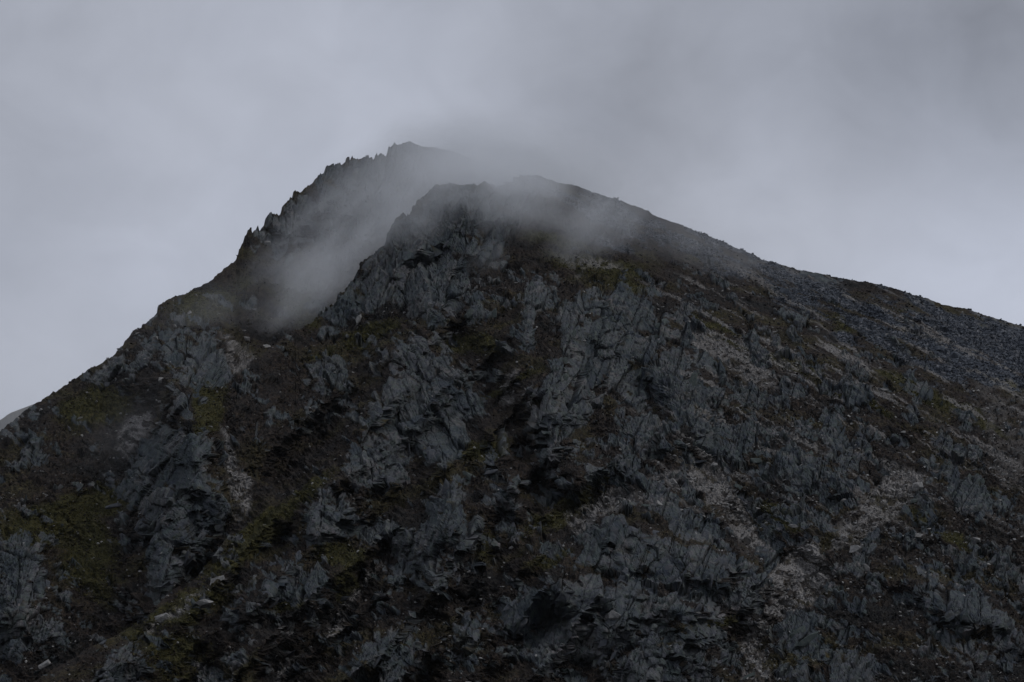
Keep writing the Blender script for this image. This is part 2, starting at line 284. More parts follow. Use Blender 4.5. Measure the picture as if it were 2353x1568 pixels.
def lumps(Xw, Yw, ang, size, seed):
    """jointed rock: tilted facets at several sizes, long along the strata; metres"""
    a = math.radians(ang); c, s = math.cos(a), -math.sin(a)
    U, V = Xw*c+Yw*s, -Xw*s+Yw*c
    wu = fbm(U/90, V/60, 3, seed+9); wv = fbm(U/110, V/45, 3, seed+8)
    wp = 0.45 if size >= 1.3 else 1.0
    U = U + 20*size*wu*wp; V = V + 17*size*wv*wp + 1.3*size*wp*fbm(U/22, V/22, 2, seed+7)
    h = 0.0; tone = 0.0
    for (lu, lv, amp, tilt, crk, cw, q) in ((105, 62, 3.2, 7.6, 2.0, .05, 0), (44, 26, 1.4, 3.8, 1.2, .06, 1)):
        r0, r1, r2, du, dv, e = worley(U/(lu*size), V/(lv*size), seed+q*31)
        h = h + amp*(r0-0.5) + tilt*((r1-0.35)*du + (r2-0.5)*1.3*dv) - crk*(1-sst(0.0, cw, e)); tone = tone + 0.3*r2
    keep = sst(-.25, .1, fbm(U/70, V/40, 2, seed+77))
    for (lu, lv, amp, tilt, crk, cw, q) in ((50, 16, 0.6, 1.3, 0.9, .09, 2), (20, 7.5, 0.3, 0.7, 0.45, .13, 3)):
        r0, r1, r2, du, dv, e = planks(U, V, lu*size, lv*size, seed+q*31)
        fs = 0.45 if (size >= 1.3 and q == 3) else 1.0; amp *= fs; tilt *= fs; crk *= fs
        h = h + (0.45+0.55*keep)*(amp*(r0-0.5) + tilt*((r1-0.3)*du + (r2-0.5)*1.2*dv)) - (0.3+0.7*keep)*crk*(1-sst(0.0, cw, e)); tone = tone + 0.2*r0
    return h + 0.22*fbm(Xw/7, Yw/7, 2, seed+60), tone

def range_of(key, X, Y):
    pts, spurs = (ptsA, spursA) if key == 'A' else (ptsB, spursB)
    cgx = np.linspace(-600, 2960, 240); cgy = np.linspace(300, 2100, 130)
    R = tps(pts)(*np.meshgrid(cgx, cgy))
    u = np.clip((X-cgx[0])/(cgx[1]-cgx[0]), 0, 238.999); v = np.clip((Y-cgy[0])/(cgy[1]-cgy[0]), 0, 128.999)
    i, j = u.astype(int), v.astype(int); fu, fv = u-i, v-j
    r = (R[j, i]*(1-fu)+R[j, i+1]*fu)*(1-fv)+(R[j+1, i]*(1-fu)+R[j+1, i+1]*fu)*fv
    rel = np.zeros(gx.shape)
    for (pl, wd, am) in spurs: rel += 1.8*am*np.exp(-(segd(wgx, wgy, pl)/wd)**2)
    sdv, idx, bul = fields[key]
    near = sst(1850, 1700, Y)
    r = r - (samp(rel, X, Y) + samp(bul, X, Y))*near
    if key == 'A': r = r - 13*(0.25-np.abs(fbm((X*.70+Y*.71)/95, (Y*.70-X*.71)/430, 3, 55)))*4*near*sst(1500, 1200, X)*sst(420, 640, Y)
    return r - (16*fbm(X/190, Y/150, 3, 21+ord(key)) + 5*fbm(X/45, Y/34, 3, 40))*near

def far_ok(sd0, pd, sdist): return pd > sdist
def build_sheet(key, xs, crest, pts, spurs, ytop_rows, Ybot, ybot2):
    cr = np.interp(xs, [p[0] for p in crest], [p[1] for p in crest])
    jag = np.interp(xs, *( ([-560,540,560,880,900,1000],[3.5,3.5,8,8,3,1]) if key == 'B' else ([-560,560,620,760,800,1180,1260,2920],[2,2,3,6,7,5,2.4,1.8])))
    h1, _, _, _, _, _ = worley(xs/9.0, xs*0+0.5, 77); 
    h2, _, _, _, _, _ = worley(xs/4.0, xs*0+0.5, 78)
    h3, _, _, _, _, _ = worley(xs/31.0, xs*0+0.5, 79)
    cr = cr - jag*(1.1*(h3-0.5)**3*8*sst(1400, 1150, xs) + (h1-0.5)*0.9 + np.where(h2 > 0.8, (h2-0.8)*3.0, 0)) - jag*0.4*vn(xs/3.0, xs*0, 5)
    n1 = ytop_rows
    t = np.linspace(0, 1, n1)
    Yg = cr[None, :] + t[:, None]*(np.maximum(Ybot, cr+40)-cr)[None, :]
    low = np.linspace(0, 1, 14)[1:]
    Yl = Yg[-1][None, :] + low[:, None]*(np.maximum(ybot2, cr+200)-Yg[-1])[None, :]
    Y = np.concatenate([Yg, Yl], 0); X = np.broadcast_to(xs[None, :], Y.shape).copy()
    r = range_of(key, X, Y); sdv, idx, bul = fields[key]; near = sst(1850, 1700, Y)
    if key == 'B':      # right wall of the gully: the ridge's slope runs into the main face
        wj = sst(455, 560, X)*sst(815, 870, Y)
        r = r*(1-wj) + (range_of('A', X, Y) - 5 + 45*sst(596, 780, X))*wj
    d = ray(X, Y); hz = np.hypot(d[..., 0], d[..., 1])
    P = CAM + d/hz[..., None]*r[..., None]
    # masks
    sd0 = samp(sdv, X, Y); sdist = sd0 - 3 - 26*sst(300, 120, X)*sst(1100, 1200, Y) + 24*fbm((X+.4*Y)/30, (Y-.4*X)/17, 4, 61, 0.6)
    sdist = np.minimum(sdist, 60*(fbm((X+.5*Y)/52, (Y-.5*X)/20, 4, 67, 0.6)+0.34)+0.25*np.maximum(sd0, 0))
    rock = sst(-2, 4, sdist)
    brk = fbm((X+0.5*Y)/46, (Y-0.5*X)/22, 4, 71, 0.6)
    if key == 'A': zone = (sst(700, 900, Y)*sst(1350, 1600, X)*sst(2250, 1900, X+0.3*Y-300) + 0.35*sst(1400, 1500, X))*0.22 + 0.07*sst(1000, 1200, Y)
    else: zone = 0.02 + 0*X
    pd = 150*(brk + zone + 0.12*sst(-70, 0, sd0) - 0.335 - 0.05*sst(1350, 1150, X))*1.0 - 90*samp(scm, X, Y) - 60*(1-sst(500, 700, Y))
    sdist = sdist - 70*samp(scm, X, Y)
    sdist = np.where(far_ok(sd0, pd, sdist), pd, sdist)
    rock = sst(-26, 16, sdist)
    tl = sst(-.04, .10, samp(tal, X, Y)/260 + 0.30*fbm((X*.9+Y*.42)/80, (Y*.9-X*.42)/20, 4, 135, .6)) if key == 'A' else 0*X
    tl = tl*(1-0.95*sst(0.17, 0.26, fbm((X*.93+.36*Y)/150, (Y*.93-0.36*X)/13, 4, 133, .6)))
    rock = rock*(1-tl)
    if key == 'B': tl = 0*X
    sc = samp(scm, X, Y)*(1-0.9*sst(0.06, .22, fbm(X/16, Y/9, 3, 31)))
    # downslope streaks of stones on the right flank
    if key == 'A':
        st = sst(0.10, 0.34, fbm((X*0.88+Y*0.47)/150, (Y*0.88-X*0.47)/9, 3, 303))*sst(1350, 1600, X)*sst(1400, 900, Y)*sst(560, 700, Y)
        sc = np.maximum(sc, st*0.75)
    gr = np.clip(samp(gm, X, Y)*1.15 + 0.38*fbm((X*0.88+Y*0.35)/90, (Y-X*0.3)/22, 4, 201), 0, 1)
    gr = sst(0.22, 0.62, gr)
    # normals
    gu = np.gradient(P, axis=1); gv = np.gradient(P, axis=0)
    Nn = np.cross(gv, gu); Nn /= np.linalg.norm(Nn, axis=-1, keepdims=True)+1e-9
    Nn = np.where((Nn[..., 2:3] < 0), -Nn, Nn)
    back = -d/np.linalg.norm(d, axis=-1, keepdims=True)
    Nn = Nn*0.75 + back*0.6; Nn /= np.linalg.norm(Nn, axis=-1, keepdims=True)
    sz = r/800.0
    if key == 'A': rock = rock*(1-0.95*sst(1280, 1360, X)*sst(60, 20, Y-cr[None, :]))
    if key == 'B': rock = rock*(1-0.7*sst(545, 500, X)*sst(70, 10, Y-cr[None, :]))
    H = np.zeros(X.shape); tone = np.full(X.shape, 0.5); hl = np.zeros(X.shape)
    angf = np.array([c[2] for c in crags]+[70.0]); sizf = np.array([c[3] for c in crags]+[0.8])
    ii = idx[np.clip(((Y-GY0)/GS).astype(int), 0, gx.shape[0]-1), np.clip(((X-GX0)/GS).astype(int), 0, gx.shape[1]-1)]
    far_ = sd0 < -14
    ii = np.where(far_, -1, ii)
    cls = {}
    for k in np.unique(ii): cls.setdefault((float(angf[k]), float(sizf[k])), []).append(k)
    for (a_, z_), ks in cls.items():
        m = np.isin(ii, ks) & (rock > 0.01) & (Y < 1800)
        if m.any(): h_, t_ = lumps(X[m], Y[m], a_, z_, 100); H[m] = (0.3 + h_)*rock[m]; tone[m] = t_; hl[m] = h_
    relief = rock.copy(); rock = sst(-1, 5, sdist + 5.0*(hl-0.2))*(relief > 0.02)*(1-tl)   # turf keeps to the recesses
    m = (tl > 0.01) | (sc > 0.01)
    if m.any():
        x_, y_ = X[m], Y[m]
        q = 0
        big_ = sst(-.1, .3, fbm(x_/120, y_/60, 2, 88))
        for (lu, lv, am) in ((34, 12, 0.8+1.8*big_), (14, 5.5, 1.1), (8, 3.6, 0.7)):
            r0, r1, r2, du, dv, e = worley((x_*0.97+y_*0.25)/lu, (y_*0.97-x_*0.25)/lv, 500+int(lu))
            if lu == 14: tone[m] = r2
            q = q + am*((r0-0.5)+1.0*(r1-0.5)*du+1.0*(r2-0.3)*dv) - 0.5*am*(1-sst(0, .2, e))
        H[m] += q*np.maximum(tl[m], sc[m]*0.75)
    soft = (1-np.maximum(relief*0.8, tl))*(1-0.55*sst(1350, 1700, X)*sst(1000, 800, Y)*(key == 'A'))
    H += soft*(2.6*fbm((X+.3*Y)/38, (Y-.3*X)/17, 3, 399) + 1.3*fbm(X/13, Y/8, 3, 401) + 1.3*fbm(X/5, Y/4, 2, 411))*near
    fl = np.interp(xs, *(([-560, 340, 360, 430, 530, 560, 900, 1050], [.3, .3, .6, .3, .3, .85, .85, .3]) if key == 'B' else ([-560, 600, 700, 800, 1200, 1300, 2920], [.3, .3, .6, .75, .7, .35, .3])))
    H = H*(fl[None, :]+(1-fl[None, :])*sst(0, 45, Y-cr[None, :]))
    P = P + Nn*(H*sz)[..., None]
    # the far side of the crest
    top = P[0]; rad = top[:, :2]/np.linalg.norm(top[:, :2], axis=1, keepdims=True)
    rows = []
    for k in (7, 6, 5, 4, 3, 2, 1):
        dd = 3.0*k + 4.0*k*k*0.8
        q = top.copy(); q[:, :2] += rad*dd; q[:, 2] -= dd*0.62 + 0.5
        q[:, 2] += 0.12*dd*vn(xs/30, xs*0+k*0.7, 3); rows.append(q)
    nb = len(rows)
    P = np.concatenate([np.stack(rows), P], 0)
    def pad(a): return np.concatenate([np.repeat(a[:1], nb, 0), a], 0)
    rock, gr, sc, tl, ii, sdist, tone = map(pad, (rock, gr, sc, tl, ii, sdist, tone))
    X, Y, Nn = pad(X), pad(Y), np.concatenate([np.repeat(Nn[:1], nb, 0), Nn], 0)
    return dict(P=P, tone=tone, rock=rock, gr=gr, sc=sc, tl=tl, ii=ii, sd=sdist, X=X, Y=Y, N=Nn, nb=nb, xs=xs)

def spaced(a, b, c, d, step, big):
    return np.r_[np.arange(a, b, big), np.arange(b, c, step), np.arange(c, d, big)]
A = build_sheet('A', spaced(-1500, -90, 2450, 4000, 2.1, 11.0), crestA, ptsA, spursA, 580, 1665, 2050)
B = build_sheet('B', spaced(-1500, -90, 1160, 1700, 2.25, 11.0), crestB, ptsB, spursB, 500, 1650, 1800)

# ------------------------------------------------------------------ materials
def newmat(name):
    m = bpy.data.materials.new(name); m.use_nodes = True; m.node_tree.nodes.clear(); return m
def terrain_material(name):
    m = newmat(name); T = m.node_tree; Lk = T.links
    o = nd(T, 'ShaderNodeOutputMaterial'); b = nd(T, 'ShaderNodeBsdfPrincipled')
    b.inputs['Roughness'].default_value = 0.9; b.inputs['Specular IOR Level'].default_value = 0.04
    Lk.new(b.outputs[0], o.inputs[0])
    at = nd(T, 'ShaderNodeAttribute', attribute_name='cover'); sp = nd(T, 'ShaderNodeSeparateColor'); Lk.new(at.outputs['Color'], sp.inputs[0])
    geo = nd(T, 'ShaderNodeNewGeometry')
    def noise(scale, det=3, rough=.6, sc=(1, 1, 1), rot=(0, 0, 0)):
        mp = nd(T, 'ShaderNodeMapping'); mp.inputs['Scale'].default_value = sc; mp.inputs['Rotation'].default_value = rot
        Lk.new(geo.outputs['Position'], mp.inputs[0])
        n = nd(T, 'ShaderNodeTexNoise'); n.inputs['Scale'].default_value = scale; n.inputs['Detail'].default_value = det; n.inputs['Roughness'].default_value = rough
        Lk.new(mp.outputs[0], n.inputs[0]); return n.outputs[0]
    def ramp(f, stops):
        r = nd(T, 'ShaderNodeValToRGB'); e = r.color_ramp.elements
        while len(e) < len(stops): e.new(0.5)
        for k, (p, c) in enumerate(stops): e[k].position = p; e[k].color = (*c, 1)
        Lk.new(f, r.inputs[0]); return r.outputs[0]
    def mix(f, a, c, mode='MIX'):
        n = nd(T, 'ShaderNodeMix', data_type='RGBA', blend_type=mode)
        for s, v in ((0, f), (6, a), (7, c)):
            if isinstance(v, (int, float)): n.inputs[s].default_value = v
            elif isinstance(v, tuple): n.inputs[s].default_value = (*v, 1)
            else: Lk.new(v, n.inputs[s])
        return n.outputs[2]
    # rock: blue grey, paler pinkish and greenish lichen patches, streaks along the strata
    rk = ramp(noise(0.05, 4, .6), [(.30, (.048, .055, .066)), (.50, (.070, .076, .085)), (.68, (.112, .107, .108))])
    rk = mix(ramp(noise(0.35, 4, .7), [(.42, (0, 0, 0)), (.62, (1, 1, 1))]), rk, (.064, .077, .072))
    st = noise(0.9, 3, .65, (1.0, .25, .16), (0, math.radians(20), 0))
    rk = mix(1.0, rk, ramp(st, [(.30, (.55, .57, .62)), (.52, (1, 1, 1)), (.72, (1.25, 1.2, 1.15))]), 'MULTIPLY')
    ta = ramp(noise(0.5, 3, .7), [(.35, (.060, .066, .076)), (.65, (.112, .120, .134))])
    he = mix(1.0, ramp(noise(0.03, 4, .6), [(.35, (.0140, .0140, .0138)), (.5, (.0225, .0185, .0160)), (.65, (.031, .028, .0155))]), ramp(noise(0.5, 5, .8), [(.32, (.30, .30, .34)), (.5, (1, 1, 1)), (.66, (2.7, 2.4, 2.1))]), 'MULTIPLY')
    grs = ramp(noise(0.3, 6, .8), [(.32, (.013, .014, .008)), (.52, (.040, .038, .015)), (.68, (.095, .082, .034))])
    scr = ramp(noise(1.1, 3, .8), [(.34, (.060, .057, .054)), (.50, (.185, .176, .168)), (.68, (.34, .32, .30))])
    # small stones lying in the heather
    pep = ramp(noise(1.6, 2, .6), [(.66, (0, 0, 0)), (.74, (.7, .7, .7))])
    he2 = mix(pep, he, (.16, .155, .15))
    c = mix(sp.outputs[1], he2, grs)
    c = mix(sp.outputs[2], c, scr)
    tla = nd(T, 'ShaderNodeAttribute', attribute_name='talus')
    tv = nd(T, 'ShaderNodeAttribute', attribute_name='cover')
    rk = mix(1.0, rk, ramp(tv.outputs['Alpha'], [(.22, (.60, .63, .70)), (.42, (.90, .93, .93)), (.58, (1.06, 1.03, 1.02)), (.80, (1.42, 1.32, 1.28))]), 'MULTIPLY')
    c = mix(tla.outputs['Fac'], c, mix(1.0, ta, ramp(tv.outputs['Alpha'], [(.1, (.6, .62, .68)), (.6, (1, 1, 1)), (.95, (1.7, 1.6, 1.5))]), 'MULTIPLY'))
    # moss and heather lodge on rock ledges
    led = nd(T, 'ShaderNodeMath', operation='MULTIPLY'); Lk.new(sp.outputs[0], led.inputs[0])
    lm = ramp(noise(0.12, 5, .7), [(.54, (1, 1, 1)), (.66, (.35, .35, .35))]); Lk.new(lm, led.inputs[1])
    c = mix(led.outputs[0], c, rk)
    Lk.new(c, b.inputs['Base Color'])
    bp = nd(T, 'ShaderNodeBump'); bp.inputs['Strength'].default_value = 0.9; bp.inputs['Distance'].default_value = 0.4
    Lk.new(noise(0.8, 5, .75), bp.inputs['Height']); Lk.new(bp.outputs[0], b.inputs['Normal'])
    return m
MT = terrain_material('hillside')
def stone_material(name, cols, scale=0.8):
    m = newmat(name); T = m.node_tree; Lk = T.links
    o = nd(T, 'ShaderNodeOutputMaterial'); b = nd(T, 'ShaderNodeBsdfPrincipled'); b.inputs['Roughness'].default_value = .9; b.inputs['Specular IOR Level'].default_value = .06
    Lk.new(b.outputs[0], o.inputs[0]); g = nd(T, 'ShaderNodeNewGeometry')
    n = nd(T, 'ShaderNodeTexNoise'); n.inputs['Scale'].default_value = scale; n.inputs['Detail'].default_value = 5; n.inputs['Roughness'].default_value = .7
    Lk.new(g.outputs['Position'], n.inputs[0])
    r = nd(T, 'ShaderNodeValToRGB'); e = r.color_ramp.elements; e.new(.5)
    for k, (p, c) in enumerate(cols): e[k].position = p; e[k].color = (*c, 1)
    Lk.new(n.outputs[0], r.inputs[0])
    Lk.new(r.outputs[0], b.inputs['Base Color'])
    bp = nd(T, 'ShaderNodeBump'); bp.inputs['Strength'].default_value = .7; bp.inputs['Distance'].default_value = .4
    Lk.new(n.outputs[0], bp.inputs['Height']); Lk.new(bp.outputs[0], b.inputs['Normal'])
    return m
M_rock = stone_material('rock', [(.3, (.045, .052, .062)), (.5, (.068, .073, .081)), (.7, (.105, .100, .101))])
M_green = stone_material('green_rock', [(.3, (.046, .057, .055)), (.5, (.070, .083, .078)), (.7, (.11, .118, .107))])
M_pale = stone_material('pale_stone', [(.3, (.12, .122, .122)), (.5, (.225, .22, .212)), (.7, (.34, .33, .31))])
M_blue = stone_material('blue_stone', [(.3, (.052, .060, .073)), (.5, (.085, .095, .110)), (.7, (.13, .14, .155))])

# ------------------------------------------------------------------ meshes
def mesh_from(name, V, Q, cover=None, talus=None, mat=None, tris=False):
    me = bpy.data.meshes.new(name); n = len(V); k = Q.shape[1]
    me.vertices.add(n); me.vertices.foreach_set('co', V.astype(np.float32).ravel())
    me.loops.add(Q.size); me.loops.foreach_set('vertex_index', Q.astype(np.int32).ravel())
    me.polygons.add(len(Q)); me.polygons.foreach_set('loop_start', np.arange(0, Q.size, k, dtype=np.int32))
    if cover is not None:
        a = me.color_attributes.new('cover', 'FLOAT_COLOR', 'POINT'); a.data.foreach_set('color', cover.astype(np.float32).ravel())
        a = me.attributes.new('talus', 'FLOAT', 'POINT'); a.data.foreach_set('value', talus.astype(np.float32).ravel())
    me.update(calc_edges=True); me.validate()
    me.polygons.foreach_set('use_smooth', np.zeros(len(me.polygons), bool))
    if mat: me.materials.append(mat)
    return me
def link(name, me, parent=None, **props):
    o = bpy.data.objects.new(name, me); COL.objects.link(o)
    if parent: o.parent = parent
    for k, v in props.items(): o[k] = v
    return o
def sheet_objects(Sh, name, label, key):
    P = Sh['P']; nr, nc = P.shape[:2]
    idx = np.arange(nr*nc).reshape(nr, nc)
    Q = np.stack([idx[:-1, :-1], idx[1:, :-1], idx[1:, 1:], idx[:-1, 1:]], -1).reshape(-1, 4)
    cover = np.stack([Sh['rock'], Sh['gr'], Sh['sc'], Sh['tone']], -1).reshape(-1, 4)
    tl = Sh['tl'].ravel(); V = P.reshape(-1, 3)
    rk = (Sh['rock']*(Sh['sd'] > -3)).ravel(); ii = Sh['ii'].ravel()
    fid = np.where(rk[Q].mean(1) > 0.5, ii[Q[:, 0]], -1)
    row = (np.arange(len(Q))//(nc-1)); fid[row < Sh['nb']] = -1
    def sub(sel):
        q = Q[sel]; u, inv = np.unique(q, return_inverse=True)
        return V[u], inv.reshape(q.shape), cover[u], tl[u]
    main = link(name, mesh_from(name, *sub(fid < 0), mat=MT), label=label, kind='structure')
    for k in np.unique(fid[fid >= 0]):
        link('crag', mesh_from('crag', *sub(fid == k), mat=MT), parent=main, label=crags[k][5])
    return main
mountain = sheet_objects(A, 'mountain', 'dark rocky mountain face with heather, grass strips and stony gullies', 'A')
ridge = sheet_objects(B, 'ridge', 'rear ridge rising left to the misty summit behind the main face', 'B')

# valley floor to the horizon
n = 60; a = np.linspace(0, 2*math.pi, 97)[:-1]; rr = np.r_[0.0, np.geomspace(5, 40000, n)]
V = [(0, 0, 0)]; 
for r_ in rr[1:]:
    for t_ in a:
        x, y = r_*math.sin(t_), r_*math.cos(t_)
        V.append((x, y, -0.6 + 0.9*float(fbm(np.array(x/40), np.array(y/40), 2, 9)) - r_*0.0004))
V = np.array(V); m_ = len(a); Qs = []
for k in range(len(rr)-2):
    for j in range(m_):
        Qs.append((1+k*m_+j, 1+(k+1)*m_+j, 1+(k+1)*m_+(j+1) % m_, 1+k*m_+(j+1) % m_))
Qs = np.array(Qs)
cv = np.zeros((len(V), 4)); cv[:, 1] = 0.45; cv[:, 3] = 1
g_ = link('ground', mesh_from('ground', V, Qs, cv, np.zeros(len(V)), MT), kind='structure', label='moorland valley floor below the mountain')

# far hill on the left
hx = np.linspace(-900, 1500, 260); fcr = np.interp(hx, [-900, -300, 0, 22, 45, 90, 200, 500, 1500], [1150, 1060, 966, 950, 941, 924, 885, 800, 1000])
fcr = fcr - 1.2*fbm(hx/25, hx*0, 3, 4)
tt = np.linspace(0, 1, 90); HY = fcr[None]+tt[:, None]*(1950-fcr)[None]; HX = np.broadcast_to(hx[None], HY.shape)
hr = 3000*np.exp(-0.8*tt)[:, None] + 60*fbm(HX/150, HY/100, 4, 7)
dd = ray(HX, HY); HP = CAM + dd/np.hypot(dd[..., 0], dd[..., 1])[..., None]*hr[..., None]
bk = []
for k in (6, 4, 2.5, 1):
    q = HP[0].copy(); q[:, 1] += 120*k; q[:, 2] -= 70*k; bk.append(q)
HP = np.concatenate([np.stack(bk), HP], 0); nr, nc = HP.shape[:2]
ix = np.arange(nr*nc).reshape(nr, nc); Q = np.stack([ix[:-1, :-1], ix[1:, :-1], ix[1:, 1:], ix[:-1, 1:]], -1).reshape(-1, 4)
cv = np.zeros((nr*nc, 4)); cv[:, 1] = .35; cv[:, 2] = .25; cv[:, 3] = 1
link('far_hill', mesh_from('far_hill', HP.reshape(-1, 3), Q, cv, np.zeros(nr*nc), MT), kind='structure', label='pale distant hillside fading into mist behind the left slope')

# ------------------------------------------------------------------ stones
def rock_mesh(name, seed, sx, sy, sz, mat, rough=0.22, nv=11):
    """angular block: hull of jittered points on a flattened box, edges kept sharp"""
    import bmesh
    r = random.Random(seed); bm = bmesh.new()
    for k in range(nv):
        u = [r.uniform(-1, 1) for _ in range(3)]; mx_ = max(abs(c) for c in u); ln = math.sqrt(sum(c*c for c in u))
        f = 0.45/mx_ + 0.55/ln
        bm.verts.new((u[0]*f*sx*(1+r.uniform(-rough, rough)), u[1]*f*sy*(1+r.uniform(-rough, rough)), u[2]*f*sz*(1+r.uniform(-rough, rough))))
    g = bmesh.ops.convex_hull(bm, input=bm.verts)
    bmesh.ops.delete(bm, geom=[e for e in g['geom_interior'] if isinstance(e, bmesh.types.BMVert)], context='VERTS')
    bmesh.ops.recalc_face_normals(bm, faces=bm.faces)
    me = bpy.data.meshes.new(name); bm.to_mesh(me); bm.free()
    if mat: me.materials.append(mat)
    return me
def surf(Sh, X, Y):
    c = int(np.clip(np.searchsorted(Sh['xs'], X), 0, len(Sh['xs'])-1)); col = Sh['Y'][Sh['nb']:, c]
    if Y < col[0]-1: return None
    r_ = int(np.clip(np.searchsorted(col, Y), 0, len(col)-1)) + Sh['nb']
    return Sh['P'][r_, c], Sh['N'][r_, c], Sh['rock'][r_, c], Sh['sc'][r_, c], Sh['tl'][r_, c], Sh['ii'][r_, c]
def which(X, Y):
    s = surf(A, X, Y)
    return s if s is not None else surf(B, X, Y)
def basis_from(N_, ang):
    """x along the strata direction on the surface, z outwards"""
    z = Vector(N_).normalized(); up = Vector((math.cos(ang), 0, math.sin(ang)))
    x = (up - z*up.dot(z)).normalized(); y = z.cross(x)
    return Matrix((x, y, z)).transposed().to_4x4()
pix = lambda P: float(np.linalg.norm(np.asarray(P)-CAM))/F    # metres per survey unit there

# boulders one can point at: X, Y, half length, half height (survey units), tilt, stone, label
named = [
 (452,1389,27,12,-8,'pale','large flat boulder on the grassy spur at lower left'),
 (372,1425,20,11,10,'pale','grey boulder at the left end of the grassy spur, below the flat boulder'),
 (505,1337,18,8,25,'pale','long tilted boulder on the grassy spur just above the flat boulder'),
 (98,1533,19,9,28,'pale','tilted pale slab near the foot of the spur in the lower left corner'),
 (790,1379,17,7,10,'rock','single dark boulder beside the blue scree strip'),
 (1475,1160,22,7,3,'green','long flat green grey boulder above the streaked slab'),
 (1513,1168,9,8,0,'pale','small round boulder right of the long flat green grey one'),
 (1964,1265,15,14,-20,'pale','upright cracked boulder standing in heather above the stony gully'),
 (1988,1302,11,9,-15,'pale','square white faced boulder just below the upright cracked boulder'),
 (2108,1125,14,12,0,'pale','square pale block on top of the outcrop at the gully head'),
 (2104,1155,12,7,5,'green','block directly under the square pale block at the gully head'),
 (1823,1212,12,5,-5,'pale','flat whitish boulder alone on the green grass patch left of the gully'),
 (1855,1480,34,9,32,'green','long green slab leaning in the gully stones at lower right'),
 (1830,1455,26,10,38,'green','leaning slab just above the long green slab'),
 (1720,1555,20,5,25,'green','low thin slab at the bottom edge right of centre'),
 (1545,1110,11,9,40,'pale','pale split block on the crest of the stone path'),
 (354,784,9,9,0,'pale','round pale boulder left of the leaning cliff'),
 (568,776,8,9,0,'pale','round pale boulder high in the misty reddish gully'),
 (433,719,6,6,0,'pale','small pale boulder high on the left slope in thin mist'),
 (372,876,8,8,0,'pale','pale boulder under the leaning cliff on the left'),
 (610,803,10,7,0,'pale','pale block at the lower end of the front crest near the gully'),
 (242,877,15,9,-5,'rock','dark overhanging block just below the left skyline'),
 (612,556,14,5,5,'pale','flat slab perched on the dark ridge below the jagged cliff'),
 (183,963,9,4,20,'pale','thin pale stone on the left grass slope'),
 (1408,1413,15,12,-35,'pale','pale diamond shaped block among the jointed slabs'),
 (1600,1288,0,0,0,'',''),
 (1640,1072,12,8,-10,'pale','pale boulder where the stone path forks'),
 (1700,1120,14,6,-30,'green','grey slab lying along the stone path right of the fork'),
 (1760,650,5,4,0,'pale',''),
 (1662,750,6,5,0,'pale','bright white stone on the right flank above the domed crag'),
 (1587,652,4,3,0,'pale','tiny bright white stone in the heather high on the right flank'),
 (1803,671,13,7,-4,'blue','domed blue grey boulder in the talus below the right skyline'),
 (1848,690,14,7,-6,'blue','second domed blue grey boulder in the talus, lower right of the first'),
 (2160,803,16,7,-6,'blue','flat blue boulder low in the right talus'),
 (2030,895,13,5,0,'pale','flat pale stone on the streaked right flank'),
 (2200,819,18,9,-14,'blue','dark leaning rock at the edge of the right talus'),
 (1080,728,16,14,50,'green','pointed grey block on the slab under the upper buttress'),
 (1135,722,12,16,70,'green','tall rounded block right of the pointed one'),
 (825,740,6,16,70,'pale','narrow pale scar of rock below the front crest'),
 (1020,1120,9,22,80,'rock','tall pointed blade of rock at the head of the cracked crag'),
 (1075,1092,24,12,-30,'green','tilted block at the foot of the narrow fin'),
 (1130,1085,20,5,15,'rock','flat slab bridging the dark hollow beside the fin'),
 (1070,1570,14,5,5,'pale','flat pale stone by the bottom edge centre left'),
 (960,1476,9,4,0,'pale','thin pale stone on the lowest ribbed crag'),
 (1935,1150,8,6,0,'pale','small pale boulder left of the gully head'),
 (2110,1235,16,6,0,'pale','flat yellowish boulder below the gully head'),
 (2240,1240,12,6,-8,'pale','round flat stone on the green strip near the right edge'),
 (2320,1165,20,8,-20,'pale','wedge shaped pale stone near the right edge'),
 (2260,1240,0,0,0,'',''),
 (1735,1060,13,9,20,'green','rounded block on the shattered outcrop'),
 (1590,880,10,30,80,'green','tall rib standing out of the domed crag'),
 (1480,870,12,22,72,'green','leaning rib on the left side of the domed crag'),
 (1560,745,0,0,0,'',''),
 (260,1170,22,5,10,'rock','stack of thin slabs in the grass left of the pyramid crag'),
 (640,1213,5,4,0,'pale',''),
]
mats = {'pale': M_pale, 'rock': M_rock, 'green': M_green, 'blue': M_blue}
cnt = 0
for (X, Y, hw, hh, tl_, mt, lab) in named:
    if not lab or hw == 0: continue
    if hh > hw: tl_ -= 90
    s = which(X, Y)
    if s is None: continue
    P, Nn, *_ = s; k = pix(P); cnt += 1
    me = rock_mesh('boulder', 900+cnt, hw*k, min(hw, hh)*k*0.9+0.3, hh*k, mats[mt], 0.18, 16)
    o = link('boulder', me, label=lab, category='boulder')
    o.rotation_euler = (random.uniform(-.2, .2), -math.radians(tl_), random.uniform(-.3, .3))
    toc = Vector(CAM-P).normalized()
    o.location = Vector(P) + toc*0.6*hh*k*0.3 + Vector((0, 0, hh*k*0.15))

